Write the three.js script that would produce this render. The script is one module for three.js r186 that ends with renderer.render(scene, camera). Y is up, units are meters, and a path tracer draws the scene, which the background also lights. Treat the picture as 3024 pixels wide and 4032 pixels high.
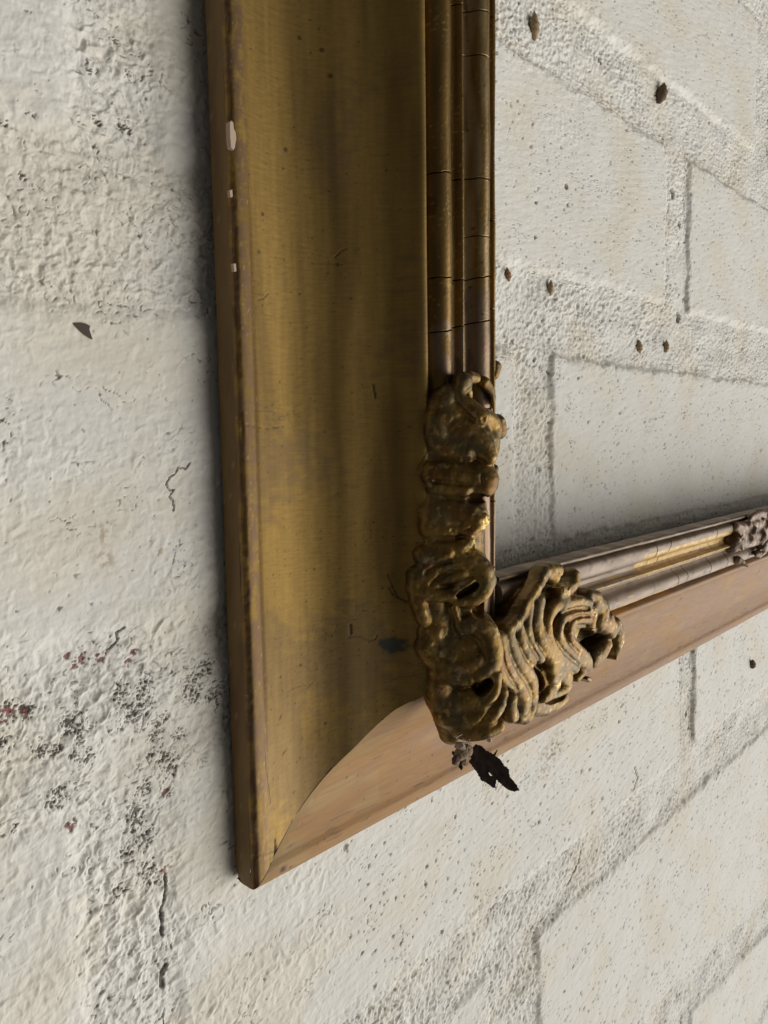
import * as THREE from 'three';
import { mergeGeometries } from 'three/addons/utils/BufferGeometryUtils.js';

// ---------------------------------------------------------------- camera, sky, sun, exposure
const scene = new THREE.Scene();
const K = 0.001;                                     // shapes are measured in millimetres
const camera = new THREE.PerspectiveCamera(67.31, 0.75, 0.005, 20);
camera.position.set(-156.54 * K, -101.28 * K, 103.34 * K);
camera.up.set(0.0827, 0.9957, -0.0413);
camera.lookAt(camera.position.x + 0.72755, camera.position.y - 0.08869, camera.position.z - 0.6803);

const renderer = new THREE.WebGLRenderer();
renderer.toneMapping = THREE.LinearToneMapping;
renderer.toneMappingExposure = 1.36;
renderer.shadowMap.enabled = true;

{                                                    // one even, hazy sky
  const w = 16, h = 8, d = new Float32Array(w * h * 4);
  for (let i = 0; i < w * h; i++) d.set([0.048, 0.047, 0.045, 1], i * 4);
  const sky = new THREE.DataTexture(d, w, h, THREE.RGBAFormat, THREE.FloatType);
  sky.mapping = THREE.EquirectangularReflectionMapping; sky.magFilter = THREE.LinearFilter; sky.needsUpdate = true;
  scene.background = sky; scene.environment = sky;
}
const sun = new THREE.DirectionalLight(new THREE.Color(1, 0.985, 0.95), 2.6);
sun.position.set(0.66, -0.38, 0.62); sun.target.position.set(0, -0.12, 0);
sun.position.add(sun.target.position);
sun.castShadow = true; sun.shadow.radius = 135;
sun.shadow.mapSize.set(4096, 4096);
Object.assign(sun.shadow.camera, { left: -0.4, right: 0.4, top: 0.4, bottom: -0.4, near: 0.05, far: 3 });
scene.add(sun, sun.target);

// ---------------------------------------------------------------- helpers
function hash(a, b = 0, c = 0) {
  let h = Math.imul(a | 0, 374761393) ^ Math.imul(b | 0, 668265263) ^ Math.imul(c | 0, 2147483647 ^ 0x3c6ef372);
  h = Math.imul(h ^ (h >>> 13), 1274126177); h ^= h >>> 16; h = Math.imul(h, 2246822519); h ^= h >>> 13;
  return (h >>> 0) / 4294967296;
}
let seed = 7;
const rnd = () => hash(++seed, 91, 17);
const PERM = new Uint8Array(512);
{ const p = [...Array(256).keys()]; for (let i = 255; i > 0; i--) { const j = Math.floor(hash(i, 5, 3) * (i + 1)); [p[i], p[j]] = [p[j], p[i]]; } for (let i = 0; i < 512; i++) PERM[i] = p[i & 255]; }
const G3 = [1,1,0,-1,1,0,1,-1,0,-1,-1,0,1,0,1,-1,0,1,1,0,-1,-1,0,-1,0,1,1,0,-1,1,0,1,-1,0,-1,-1];
const fade = (t) => t * t * t * (t * (t * 6 - 15) + 10);
function gr(h, x, y, z) { const g = (h % 12) * 3; return G3[g] * x + G3[g + 1] * y + G3[g + 2] * z; }
function n3(x, y = 0, z = 0) {                        // gradient noise, about -1 .. 1
  const X = Math.floor(x), Y = Math.floor(y), Z = Math.floor(z); x -= X; y -= Y; z -= Z;
  const u = fade(x), v = fade(y), w = fade(z), A = PERM[X & 255] + (Y & 255), B = PERM[(X + 1) & 255] + (Y & 255);
  const AA = PERM[A & 511] + (Z & 255), AB = PERM[(A + 1) & 511] + (Z & 255), BA = PERM[B & 511] + (Z & 255), BB = PERM[(B + 1) & 511] + (Z & 255);
  const L = (a, b, t) => a + (b - a) * t;
  return L(L(L(gr(PERM[AA & 511], x, y, z), gr(PERM[BA & 511], x - 1, y, z), u), L(gr(PERM[AB & 511], x, y - 1, z), gr(PERM[BB & 511], x - 1, y - 1, z), u), v),
    L(L(gr(PERM[(AA + 1) & 511], x, y, z - 1), gr(PERM[(BA + 1) & 511], x - 1, y, z - 1), u), L(gr(PERM[(AB + 1) & 511], x, y - 1, z - 1), gr(PERM[(BB + 1) & 511], x - 1, y - 1, z - 1), u), v), w);
}
const clamp = (x, a = 0, b = 1) => Math.min(b, Math.max(a, x));
const sm = (a, b, x) => { const t = clamp((x - a) / (b - a)); return t * t * (3 - 2 * t); };
const smin = (a, b, k) => { const h = Math.max(k - Math.abs(a - b), 0) / k; return Math.min(a, b) - h * h * k / 4; };
const smax = (a, b, k) => -smin(-a, -b, k);
const mixc = (a, b, t) => [a[0] + (b[0] - a[0]) * t, a[1] + (b[1] - a[1]) * t, a[2] + (b[2] - a[2]) * t];
const mul = (a, f) => [a[0] * f, a[1] * f, a[2] * f];
function segDist(pts, x, y) {                          // distance to a polyline in the plane
  let best = 1e9;
  for (let i = 0; i + 1 < pts.length; i++) {
    const [ax, ay] = pts[i], [bx, by] = pts[i + 1], dx = bx - ax, dy = by - ay, t = clamp(((x - ax) * dx + (y - ay) * dy) / (dx * dx + dy * dy || 1e-9));
    best = Math.min(best, Math.hypot(x - ax - dx * t, y - ay - dy * t));
  }
  return best;
}
function buildGeo(pos, col, idx) {
  const g = new THREE.BufferGeometry(), p = new Float32Array(pos.length);
  for (let i = 0; i < p.length; i++) p[i] = pos[i] * K;
  g.setAttribute('position', new THREE.BufferAttribute(p, 3));
  g.setAttribute('color', new THREE.BufferAttribute(new Float32Array(col), 3));
  g.setIndex(new THREE.BufferAttribute(new Uint32Array(idx), 1));
  g.computeVertexNormals();
  return g;
}
function mesh(name, geo, mat, parent) {
  const m = new THREE.Mesh(geo, mat); m.name = name; m.castShadow = m.receiveShadow = true; parent.add(m); return m;
}
function tag(o, label, category, group) { o.userData.label = label; o.userData.category = category; if (group) o.userData.group = group; return o; }
const groupOf = (name, parent = scene) => { const g = new THREE.Group(); g.name = name; parent.add(g); return g; };
const vmat = (o) => new THREE.MeshStandardMaterial({ vertexColors: true, ...o });
const tint = (g, f) => {                               // colours for a ready-made geometry
  const n = g.attributes.position.count, c = new Float32Array(n * 3);
  for (let i = 0; i < n; i++) c.set(f(g.attributes.position.getX(i) / K, g.attributes.position.getY(i) / K, g.attributes.position.getZ(i) / K), i * 3);
  g.setAttribute('color', new THREE.BufferAttribute(c, 3)); return g;
};

// ---------------------------------------------------------------- the painted brick wall
const PAINT = [0.738, 0.710, 0.645], WARM = [0.71, 0.645, 0.52], DIRT = [0.050, 0.038, 0.028], RED = [0.20, 0.045, 0.035];
const BRICKS = [                                        // x0, x1, y0, y1, face height
  [-94, 90, 76, 126, -.6], [106, 285, 76, 126, -.3],
  [-190, -20, 8, 58, -.5], [-5, 174, 8, 58, -.2], [190, 285, 8, 58, -.5],
  [-190, -103.5, -60, -9.8, -.3], [-94, 90, -60.3, -9.8, -.5], [106, 285, -60.3, -9.8, -.1],
  [-178, 2.5, -129, -79.6, -.3], [17.5, 200, -129, -79.4, -.4], [214, 285, -129, -79.4, -.4],
  [-190, -109, -215, -150.5, -.5], [-97.7, 104, -215.3, -149.5, -.6], [113.5, 285, -213, -149.5, -.2],
  [-185, -11, -296, -230.5, -.5], [9, 205, -296, -230.6, -.3], [219, 285, -296, -230.6, -.3],
  [-98, 97, -365, -311, -.4], [114, 285, -365, -311, -.4], [-185, -112, -365, -311, -.4],
  [-130, 4, -430, -381, -.5], [18, 205, -430, -381, -.5],
].map(([x0, x1, y0, y1, z], i) => ({ x0, x1, y0, y1, z, i, tx: (hash(i, 3) - .5) * .006, ty: (hash(i, 4) - .5) * .014 }));
const lowY = (b, x) => b.y0 - (b.y0 === -296 ? Math.max(0, x - 90) * .16 : 0) + .7 * n3(x / 31, b.i * 3.7, 1) + .45 * n3(x / 6, b.i * 2.1, 2) + .14 * n3(x / 1.7, b.i * 4.1, 5);
const topY = (b, x) => b.y1 - (b.y1 === -311 ? Math.max(0, x - 90) * .16 : 0) + .7 * n3(x / 31, b.i * 3.7, 11) + .45 * n3(x / 6, b.i * 2.1, 12) + .14 * n3(x / 1.7, b.i * 4.1, 15);
function inside(b, x, y) {                               // distance inside a brick's outline
  if (x < b.x0 - 6 || x > b.x1 + 6 || y < b.y0 - 40 || y > b.y1 + 6) return -9;
  const wob = .5 * n3(y / 17, b.i * 5.3, 3) + .4 * n3(y / 5, b.i * 1.3, 4) + .3 * n3(y / 1.8, b.i * 2.3, 6);
  const rx = Math.min(x - b.x0 - wob, b.x1 + wob - x), ry = Math.min(y - lowY(b, x), topY(b, x) - y), r = 3.2;
  return rx < r && ry < r ? r - Math.hypot(r - rx, r - ry) : Math.min(rx, ry);
}
const CRACKS = [
  [[[-89.58,-103.44],[-90.45,-104.36],[-91.79,-104.07],[-92.39,-105.1],[-93.34,-105.52],[-93.93,-106.54],[-93.71,-107.25],[-92.79,-107.54],[-93.51,-108.43],[-92.89,-109.18],[-92.9,-110.71]], .085],
  [[[-101.72,-127.16],[-103.08,-127.69],[-102.79,-128.88],[-104.41,-130.02]], .13],
  [[[-97.3,-167.21],[-97.37,-170.73],[-98.43,-172.75],[-98.52,-176.51]], .22],
  [[[-98.28,-181.74],[-98.91,-183.19],[-98.86,-184.76]], .42],
  [[[26,-226],[33,-222],[34,-219]], .25], [[[66,-212],[69,-209],[67,-205]], .22],
].map(([p, w]) => { let x0 = 1e9, x1 = -1e9, y0 = 1e9, y1 = -1e9; for (const [x, y] of p) { x0 = Math.min(x0, x); x1 = Math.max(x1, x); y0 = Math.min(y0, y); y1 = Math.max(y1, y); } return { p, w, x0: x0 - 1, x1: x1 + 1, y0: y0 - 1, y1: y1 + 1 }; });
const REDS = [[-110.28,-129.71,.7],[-108.35,-130.59,1.2],[-105.41,-131.03,1.1],[-100.36,-131.13,.8],[-101.19,-132.57,.9],[-109.3,-131.47,.8],[-118.9,-135.2,1.6],[-116.4,-135.8,1.0],[-111.4,-153.6,1.1],[-96.3,-154.1,.9],[-97.3,-166.4,.9]];
const DIRTS = [[-100.44,-140.11,3.0],[-96.7,-142.86,1.75],[-97.36,-145.1,1.53],[-103.22,-136.77,1.75],[-99.21,-136.62,1.75],[-109.95,-139.9,2.3],[-111.0,-138.93,1.5],[-112.9,-148.09,1.5],[-113.42,-149.45,1.5],[-101.43,-156.82,2.4],[-100.33,-159.94,1.8],[-103.23,-161.41,1.6],[-100.63,-164.98,2.1],[-99.21,-167.61,1.31],[-105.02,-166.4,1.2],[-96.49,-148.56,2.0],[-98.32,-147.97,1.4],[-93.34,-146.08,1.31],[-90.98,-139.22,2.4],[-86.69,-140.84,2.4],[-88.5,-136.5,2.2],[-118.85,-134.96,1.6],[-116.5,-135.62,1.5],[-119.89,-138.83,1.6],[-115.03,-141.43,1.4],[-108.89,-144.52,1.4],[-110.42,-143.79,1.1],[-95.26,-150.71,1.75],[-111.49,-153.56,1.0],[-100.13,-152.21,1.53],[-101.32,-154.93,1.53],[-96.27,-154.09,1.0],[-119.12,-150.75,0.87],[-113.38,-142.17,1.31],
  [-96.78,-55.25,1.2],[-97.9,-55.4,.9],[-101.43,-55.69,0.7],[-96.1,-47.9,.9],[-102.37,-49.49,0.6],[-97.96,-43.75,.9],[-113.8,-59.49,0.8],[-112.29,-65.57,0.6],[-110.78,-57.52,0.7],[112,-192,2.2],[112.5,-206,1.8],[104,-304,2.5],[108,-316,3]];
const PITS = [[94.2,-23.87,2.2],[100.6,-32.32,1.5],[100.5,-62.14,2.0],[46.5,1.3,1.2],[26.7,-36.5,.9],[27,-41,.5],[110,-200,1.0]];
const STAINS = [[-103.8,-113,1.6],[-104.5,-117.2,1.8],[14,-186,4.5],[20,-183,4],[-95.5,-116.5,.5]];
function paintMarks(x, y, rough, c) {                    // pits, cracks, dirt: returns how deep, and changes c in place
  let dep = 0, dk = 0, col = DIRT;
  const dens = .5 + .5 * n3(x / 26 + 3, y / 21, 8.5);
  for (const [cell, pr, rmin, rmax, s] of [[1.9, .30, .10, .26, 1], [4.3, .38, .16, .44, 2], [2.7, .24, .12, .30, 3]]) {
    const ca = Math.cos(s * .7), sa = Math.sin(s * .7), X = (x * ca + y * sa) / cell, Y = (-x * sa + y * ca) / cell, i = Math.floor(X), j = Math.floor(Y);
    const big = x > -60 ? 1.7 : 1;
    if (hash(i, j, s) > pr * (.25 + 1.1 * dens) * (x < -60 ? .62 : 1.25)) continue;
    const r = (rmin + (rmax - rmin) * hash(i, j, s + 20) ** 2) * big, px = (.25 + .5 * hash(i, j, s + 30)) * cell, py = (.25 + .5 * hash(i, j, s + 40)) * cell;
    let ux = (X - i) * cell - px, uy = (Y - j) * cell - py; const an = hash(i, j, s + 50) * 3.14, q = 1 + 1.4 * hash(i, j, s + 60);
    const vx = (ux * Math.cos(an) + uy * Math.sin(an)) * q, vy = -ux * Math.sin(an) + uy * Math.cos(an);
    const d = Math.hypot(vx, vy) / r * (1 + .9 * n3(x / .3, y / .3, s)), k = 1 - sm(.45, 1.15, d);
    dep = Math.max(dep, k * r * .55); dk = Math.max(dk, k * (.25 + .55 * hash(i, j, s + 70)));
  }
  const warp = n3(x / 3, y / 3, 5) * .8, mask = sm(.02, .35, n3(x / 8, y / 6, 31) + rough * .28 - .12);
  if (mask > 0) {
    const l = Math.abs(n3(x / 1.9 + warp, y / 1.3, 41)), k = (1 - sm(.0, .075, l)) * mask * sm(-.1, .25, n3(x / 1.1, y / 1.1, 47));
    dep = Math.max(dep, k * .25); dk = Math.max(dk, k * .85);
  }
  for (const k of CRACKS) if (x > k.x0 && x < k.x1 && y > k.y0 && y < k.y1) {
    const d = segDist(k.p, x + .15 * n3(x / .6, y / .6, 3), y + .15 * n3(x / .6, y / .6, 4)), t = 1 - sm(k.w * .5, k.w * 1.5, d * (1 + .4 * n3(x, y, 9)));
    dep = Math.max(dep, t * .5); dk = Math.max(dk, t * .9);
  }
  for (const [cx, cy, r] of DIRTS) {
    const d = Math.hypot(x - cx, y - cy); if (d > r * 1.3) continue;
    const X = x + .5 * n3(x / 1.1, y / 1.1, 91), Y = y + .5 * n3(x / 1.1, y / 1.1, 92), v = .34 - 1.5 * Math.abs(n3(X / 1.0, Y / .5, cx)) + n3(x / .33, y / .25, cy) * .5 + n3(x / 1.3, y / .8, 93) * .35 + (1 - d / r) * .45 - .22, t = sm(.10, .30, v);
    dep = Math.max(dep, t * .3); dk = Math.max(dk, t * .88);
  }
  for (const [cx, cy, r] of PITS) {
    const d = Math.hypot((x - cx) * 1.5, y - cy) / r + .3 * n3(x / .7, y / .7, 7), t = 1 - sm(.6, 1, d);
    dep = Math.max(dep, t * 1.6); dk = Math.max(dk, t * .8);
  }
  for (const [cx, cy, r] of STAINS) {
    const d = Math.hypot(x - cx, (y - cy) * .8) / r, t = (1 - sm(.4, 1.3, d)) * sm(-.05, .35, n3(x / 1.3, y / 1.1, 77) + .4 * n3(x / .4, y / .4, 78));
    const m = mixc(c, [.36, .25, .13], t * .6); c[0] = m[0]; c[1] = m[1]; c[2] = m[2];
  }
  let m = mixc(c, col, dk);
  for (const [cx, cy, r] of REDS) {
    const d = Math.hypot(x - cx, (y - cy) * 1.4) / r, t = sm(.1, .3, n3(x / .7, y / .5, 61) + .4 * n3(x / .25, y / .25, 62) + .55 - d * .65);
    if (t > 0) { m = mixc(m, RED, t * .85); dep = Math.max(dep, t * .22); }
  }
  c[0] = m[0]; c[1] = m[1]; c[2] = m[2];
  return dep;
}
const LEFT = (x) => sm(-48, -78, x);
function mortarH(x, y) {
  const lf = LEFT(x), r = .75 + .6 * n3(x / 23, y / 19, 13), wx = x + .9 * n3(x / 2.1, y / 2.1, 15), wy = y + .9 * n3(x / 2.1, y / 2.1, 16);
  const q = lf > .5 ? 1 : .72, g = .30 * (.55 - 2 * Math.abs(n3(wx / 3.4 / q, wy / 2.9 / q, 21))) + .26 * n3(wx / 1.4 / q, wy / 1.2 / q, 22) + .17 * n3(wx / .72, wy / .62, 23) + .08 * n3(x / .36, y / .34, 24);
  return -1.35 + .6 * lf + .8 * n3(x / 17, y / 9, 14) + r * (1.35 - .25 * lf) * g;
}
function brickH(b, x, y, d) {
  const e = 1 - sm(.5, 7.5, d + 2 * n3(x / 6, y / 6, 33));
  const c = [(b.x0 + b.x1) / 2, (b.y0 + b.y1) / 2];
  let h = b.z + b.tx * (x - c[0]) * .5 + b.ty * (y - c[1]) + .32 * n3(x / 42, y / 33, b.i * 9.1) + .15 * n3(x / 13, y / 10, b.i + .5)
    + .07 * n3((x + y * .4) / 5.5, (y - x * .25) / 1.3, 51) + .028 * n3((x + y * .4) / 1.6, (y - x * .25) / .45, 52) + .05 * n3(x / 2.6, y / 2.3, 53) + .034 * n3(x / .75, y / .7, 54) + .016 * n3(x / .36, y / .33, 60);
  h += e * (.22 * n3(x / 2.5, y / 2.1, 55) + .17 * n3(x / 1.05, y / .95, 56) + .08 * n3(x / .45, y / .45, 57));
  return h - 2.4 * (1 - sm(-1.2, 2.8 + 2 * n3(x / 8, y / 8, 58) + .8 * n3(x / 2, y / 2, 59) + 1.5 * LEFT(x), d)) ** 1.5;
}
function paintColor(x, y) {
  const t = sm(-.15, .5, n3(x / 24 + 9, y / 19, 71) + .25 * n3(x / 5, y / 4, 72) + .2 * LEFT(x)) * .6;
  const c = mixc(PAINT, WARM, t), f = 1 + .035 * n3(x / 1.6, y / 1.1, 73) + .03 * n3(x / 7, y / 5, 74) + .025 * n3(x / .35, y / .35, 75) + (x > -60 ? .03 * n3(x / .9, y / 11, 76) : 0);
  return mul(c, f);
}
const JOINT_DUST = [.40, .33, .24];
function wallPoint(x, y, b) {                             // b = brick, or null for the mortar sheet
  let d = -9, near = b;
  if (b) d = inside(b, x, y); else for (const q of BRICKS) { const e = inside(q, x, y); if (e > d) { d = e; near = q; } }
  const hm = mortarH(x, y), hb = near && d > -8 ? brickH(near, x, y, d) : -9;
  let h = smax(hb, hm, .6 + .8 * LEFT(x));
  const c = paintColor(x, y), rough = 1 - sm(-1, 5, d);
  if (rough > 0) {                                         // sand grains and grime; shade of the recessed joints is painted in as well
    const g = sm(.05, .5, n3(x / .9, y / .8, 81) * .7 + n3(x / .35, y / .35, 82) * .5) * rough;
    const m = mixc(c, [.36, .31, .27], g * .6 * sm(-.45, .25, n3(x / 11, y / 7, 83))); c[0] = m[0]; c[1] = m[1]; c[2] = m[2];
    if (near && x > -50) {
      const e = Math.abs(y - topY(near, x) - .7) / 1.7, t = (1 - sm(.2, 1, e)) * sm(-.15, .3, n3(x / 2.1, y / .9, 84) + .5 * n3(x / .6, y / .5, 85)) * sm(-.2, .25, n3(x / 30, near.i * 4.1, 86) + .1);
      const q = mixc(c, JOINT_DUST, t * .75); c[0] = q[0]; c[1] = q[1]; c[2] = q[2];
    }
  }
  h -= paintMarks(x, y, rough, c);
  if (!b) h -= .95 * sm(-.95, .4, d);
  return [h, c, d];
}
const stepX = (x, behind = false) => x < -128 || x > 216 ? 1.0 : behind && x > -79 && x < -46 ? .9 : 1.0 / Math.max(1.3, 9 * Math.exp(-(x + 125) / 110));
function spread(a, b, f) { const o = [a]; let x = a; while (x < b - 1e-6) { x = Math.min(b, x + f(x)); o.push(x); } return o; }
const wallMat = vmat({ roughness: .78, metalness: 0 });
const wall = groupOf('brick_wall');
tag(wall, 'brick wall under thick white paint, pitted and stained, behind the gilt frame', 'wall');
function brickMesh(b) {
  const xs = spread(b.x0 - 1.2, b.x1 + 1.2, (x) => Math.min(stepX(x, b.y0 > -140), x < 216 && Math.min(Math.abs(x - b.x0), Math.abs(x - b.x1)) < 4.5 ? .3 : 9));
  const vis = Math.max(b.x0, b.x1 < -60 || b.x0 < -100 ? -116 : b.x0), fine = Math.max(.165, .95 / (8.3 / (1 + (vis + 125) / 122)));
  const low = b.y0 === -296 || b.y1 === -311;
  const unseen = (y) => y > 74 || y < -382 || (b.x1 < -60 && (y > -36 || y < -190)) || (b.y1 < 0 && b.x0 < -90 && b.x1 > -20 && b.x1 < 95 && b.y1 > -20 && y > -33 && false);
  const N = low ? null : spread(b.y0 - 1.6, b.y1 + 1.6, (y) => unseen(y) ? .9 : fine);
  const rows = N ? N.length : Math.ceil((b.y1 - b.y0 + 20) / fine);
  const pos = [], col = [], idx = [], nx = xs.length;
  for (let j = 0; j < rows; j++) for (let i = 0; i < nx; i++) {
    const x = xs[i], y = N ? N[j] : lowY(b, x) - 1.6 + (topY(b, x) - lowY(b, x) + 3.2) * j / (rows - 1);
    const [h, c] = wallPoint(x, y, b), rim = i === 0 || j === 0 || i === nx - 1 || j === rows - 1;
    pos.push(x, y, h + (rim ? 0 : .03)); col.push(c[0], c[1], c[2]);
  }
  for (let j = 0; j + 1 < rows; j++) for (let i = 0; i + 1 < nx; i++) { const a = j * nx + i; idx.push(a, a + 1, a + nx + 1, a, a + nx + 1, a + nx); }
  return buildGeo(pos, col, idx);
}
for (const b of BRICKS) mesh('brick', brickMesh(b), wallMat, wall);
function mortarPatch(x0, x1, y0, y1, fx, fy) {
  const xs = spread(x0, x1, fx), ys = spread(y0, y1, fy), nx = xs.length, ids = new Int32Array(nx * ys.length).fill(-1), keep = new Uint8Array(nx * ys.length), pos = [], col = [], idx = [];
  for (let j = 0; j < ys.length; j++) for (let i = 0; i < nx; i++) { let d = -9; for (const b of BRICKS) { const e = inside(b, xs[i], ys[j]); if (e > d) d = e; } keep[j * nx + i] = d < 2.2 ? 1 : 0; }
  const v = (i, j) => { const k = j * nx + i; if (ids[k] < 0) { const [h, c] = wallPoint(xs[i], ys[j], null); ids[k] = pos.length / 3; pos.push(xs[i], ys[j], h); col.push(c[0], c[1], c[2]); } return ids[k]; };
  for (let j = 0; j + 1 < ys.length; j++) for (let i = 0; i + 1 < nx; i++) {
    const k = j * nx + i; if (!(keep[k] && keep[k + 1] && keep[k + nx] && keep[k + nx + 1])) continue;
    const a = v(i, j), b = v(i + 1, j), c = v(i + 1, j + 1), d = v(i, j + 1); idx.push(a, b, c, a, c, d);
  }
  return buildGeo(pos, col, idx);
}
const coarse = () => 1.1;
mesh('mortar', mergeGeometries([
  mortarPatch(-129, -79, -190, -35, stepX, () => .16),
  mortarPatch(-79, -46, -300, -150, stepX, () => .26),
  mortarPatch(-46, 215, -384, 75, stepX, () => .31),
  mortarPatch(-190, -129, -430, 126, coarse, coarse), mortarPatch(215, 285, -430, 126, coarse, coarse),
  mortarPatch(-129, -79, -35, 126, coarse, coarse), mortarPatch(-129, -79, -430, -190, coarse, coarse),
  mortarPatch(-79, -46, -150, 126, coarse, coarse), mortarPatch(-79, -46, -430, -300, coarse, coarse),
  mortarPatch(-46, 215, 75, 126, coarse, coarse), mortarPatch(-46, 215, -430, -384, coarse, coarse),
]), wallMat, wall);

// ---------------------------------------------------------------- the gilt frame, in its own millimetres: w in from the outer edge, z out from the wall
const frame = groupOf('picture_frame');
tag(frame, 'worn gilt picture frame with carved leaf corner hung on the white brick wall', 'picture frame');
frame.position.set(-84.58 * K, -173.6 * K, 0);
frame.rotation.set(0.01522, 0, -0.00028, 'ZXY');
function curve(pts, step) {                               // smooth profile through points, evenly sampled
  const c = new THREE.CatmullRomCurve3(pts.map(([w, z]) => new THREE.Vector3(w, z, 0)), false, 'centripetal');
  return c.getSpacedPoints(Math.max(3, Math.round(c.getLength() / step))).map((p) => [p.x, p.y]);
}
const OUTER = curve([[0, 0], [0, 2], [0, 3.9]], .5);
const COVE = curve([[0, 3.9], [.2, 4.7], [.8, 5.15], [2.6, 5.3], [3.2, 5.1], [3.8, 4.9], [7, 4.7], [9.3, 4.7], [12, 5.2], [14.7, 6.15], [17, 7.4], [19, 8.75], [22, 10.5], [24, 11.9], [25.5, 13.2], [26.8, 15], [27.9, 17.0], [28.9, 18.0], [29.6, 18.1], [30.1, 17.3], [30.5, 16.0]], .2);
const BEAD = curve([[30.5, 16.0], [30.8, 16.7], [31.2, 17.9], [32, 19.3], [33.4, 19.8], [34.8, 19.3], [35.7, 18.3], [36.6, 17.8]], .2);
const THIN = curve([[36.6, 17.8], [37.2, 18.1], [37.5, 18.9], [38, 19.35], [38.5, 18.9], [38.8, 18.1], [39.6, 17.6]], .15);
const RAIL = curve([[39.6, 17.6], [40.6, 17.7], [41.3, 18.4], [41.9, 19.6], [42.8, 20.25], [44, 20.4], [44.8, 20.1], [45.1, 19.4], [45.35, 18.6]], .2);
const LIP = curve([[45.35, 18.6], [45.6, 18.9], [45.9, 19.8], [46.4, 20.1], [46.9, 19.7], [47, 18.8], [47, 17], [46.8, 15.2], [46, 14.8], [42, 14.7], [40.6, 14.5], [40.4, 12], [40.4, 2]], .25);
function rail(vertical, prof, ts, o) {
  const pos = [], col = [], idx = [], n = prof.length, N = prof.map((p, i) => { const a = prof[Math.max(0, i - 1)], b = prof[Math.min(n - 1, i + 1)], l = Math.hypot(b[0] - a[0], b[1] - a[1]) || 1; return [-(b[1] - a[1]) / l, (b[0] - a[0]) / l]; });
  let rows = ts.map((t) => [t, 0]);
  for (const k of o.cracks ?? []) { rows = rows.filter(([t]) => Math.abs(t - k.s) > .4); for (const [dt, dep] of [[-.36, 0], [-.2, 0], [-.1, 0], [-.05, k.depth], [.05, k.depth], [.1, 0], [.2, 0], [.36, 0]]) rows.push([k.s + dt * (k.width ?? 1), dep]); }
  rows.sort((a, b) => a[0] - b[0]);
  for (const [t, dep] of rows) for (let i = 0; i < n; i++) {
    let [w, z] = prof[i], s = t;
    if (o.mitre) s += w * Math.max(0, 1 - t / 60);
    for (const k of o.cracks ?? []) s += k.wob(w) * Math.exp(-(((t - k.s) / 2.2) ** 2));
    const [e, c] = o.skin(w, s, z, i / (n - 1)), h = e - dep * (dep ? sm(17, 18.6, z) : 1);
    const W = w + N[i][0] * h, Z = z + N[i][1] * h;
    pos.push(...(vertical ? [W, s, Z] : [s, W, Z])); col.push(...(dep ? [.03, .018, .01] : c));
  }
  for (let j = 0; j + 1 < rows.length; j++) for (let i = 0; i + 1 < n; i++) {
    const a = j * n + i, q = vertical ? [a, a + 1, a + n + 1, a, a + n + 1, a + n] : [a, a + n + 1, a + 1, a, a + n, a + n + 1]; idx.push(...q);
  }
  if (o.cap) {                                             // close the cut end with a flat face
    const b0 = pos.length / 3;
    for (let i = 0; i < n; i++) { const q = pos.slice(i * 3, i * 3 + 3); pos.push(...q, q[0], q[1], 10); const c = o.skin(prof[i][0], ts[0], prof[i][1], 0)[1]; col.push(...c, ...c); }
    for (let i = 0; i + 1 < n; i++) { const a = b0 + 2 * i; idx.push(a, a + 1, a + 3, a, a + 3, a + 2); }
  }
  return buildGeo(pos, col, idx);
}
function specks(w, s, cell, pr, rmin, rmax, q) {            // round dark spots scattered on a surface
  const i = Math.floor(w / cell), j = Math.floor(s / cell);
  if (hash(i, j, q) > pr) return 0;
  const r = rmin + (rmax - rmin) * hash(i, j, q + 1) ** 2, dx = w - (i + .3 + .4 * hash(i, j, q + 2)) * cell, dy = s - (j + .3 + .4 * hash(i, j, q + 3)) * cell;
  return (1 - sm(.5, 1.1, Math.hypot(dx, dy) / r * (1 + .4 * n3(w / .3, s / .3, q)))) * (.4 + .6 * hash(i, j, q + 4));
}
const SIDE_CRACKS = [
  [[[18.77,39.23],[20.61,39.17],[21.95,38.18],[22.92,38.49],[23.18,39.22]], .11, .6],
  [[[4.55,7.05],[4.61,4.8],[4.27,2.74]], .2, 1], [[[4.62,5.6],[4.6,4.0]], .34, 1], [[[.1,5.12],[.9,5.88],[2.69,5.45],[4.17,5.0]], .1, .8],
  [[[2.46,26.51],[2.67,23.33],[2.87,19.85],[3.46,16.12],[3.75,13.68]], .1, .9], [[[6.77,27.99],[6.37,27.25]], .09, .8], [[[8.18,31.37],[10.25,31.75],[11.55,31.77],[13.07,31.78]], .06, .6],
  [[[6.7,21.03],[7.65,21.6]], .09, .8], [[[29.26,71.49],[28.57,70.01],[27.87,68.09]], .08, .7], [[[19.18,41.39],[19.21,39.92]], .24, .9], [[[23.2,82.55],[23.5,80.22]], .16, .9],
  [[[24.73,49.91],[26.03,45.8],[27.41,44.68]], .1, .8], [[[24.9,47.5],[25.4,46.2],[27.6,44.2]], .09, .8], [[[4.5,95.2],[5.6,95.6],[6.8,96.6]], .07, .7], [[[5.2,94],[5.5,95.5]], .06, .7], [[[18,103.2],[18.9,104.3],[19.6,104.6]], .09, .7], [[[.2,76],[2.4,75.6],[5.5,75.2],[9,75.6]], .05, .6],
];
const SIDE_SPOTS = [[13.54,136.6,.35],[10.72,119.15,.42],[5.91,108.37,.35],[4.95,102.51,.3],[18.36,101.99,.3],[17.91,131.53,.4],[16.83,135.37,.4],[15.08,24.38,.3],[11,35.4,.3],[9.04,13.57,.25],[6.82,34.32,.25]];
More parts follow.
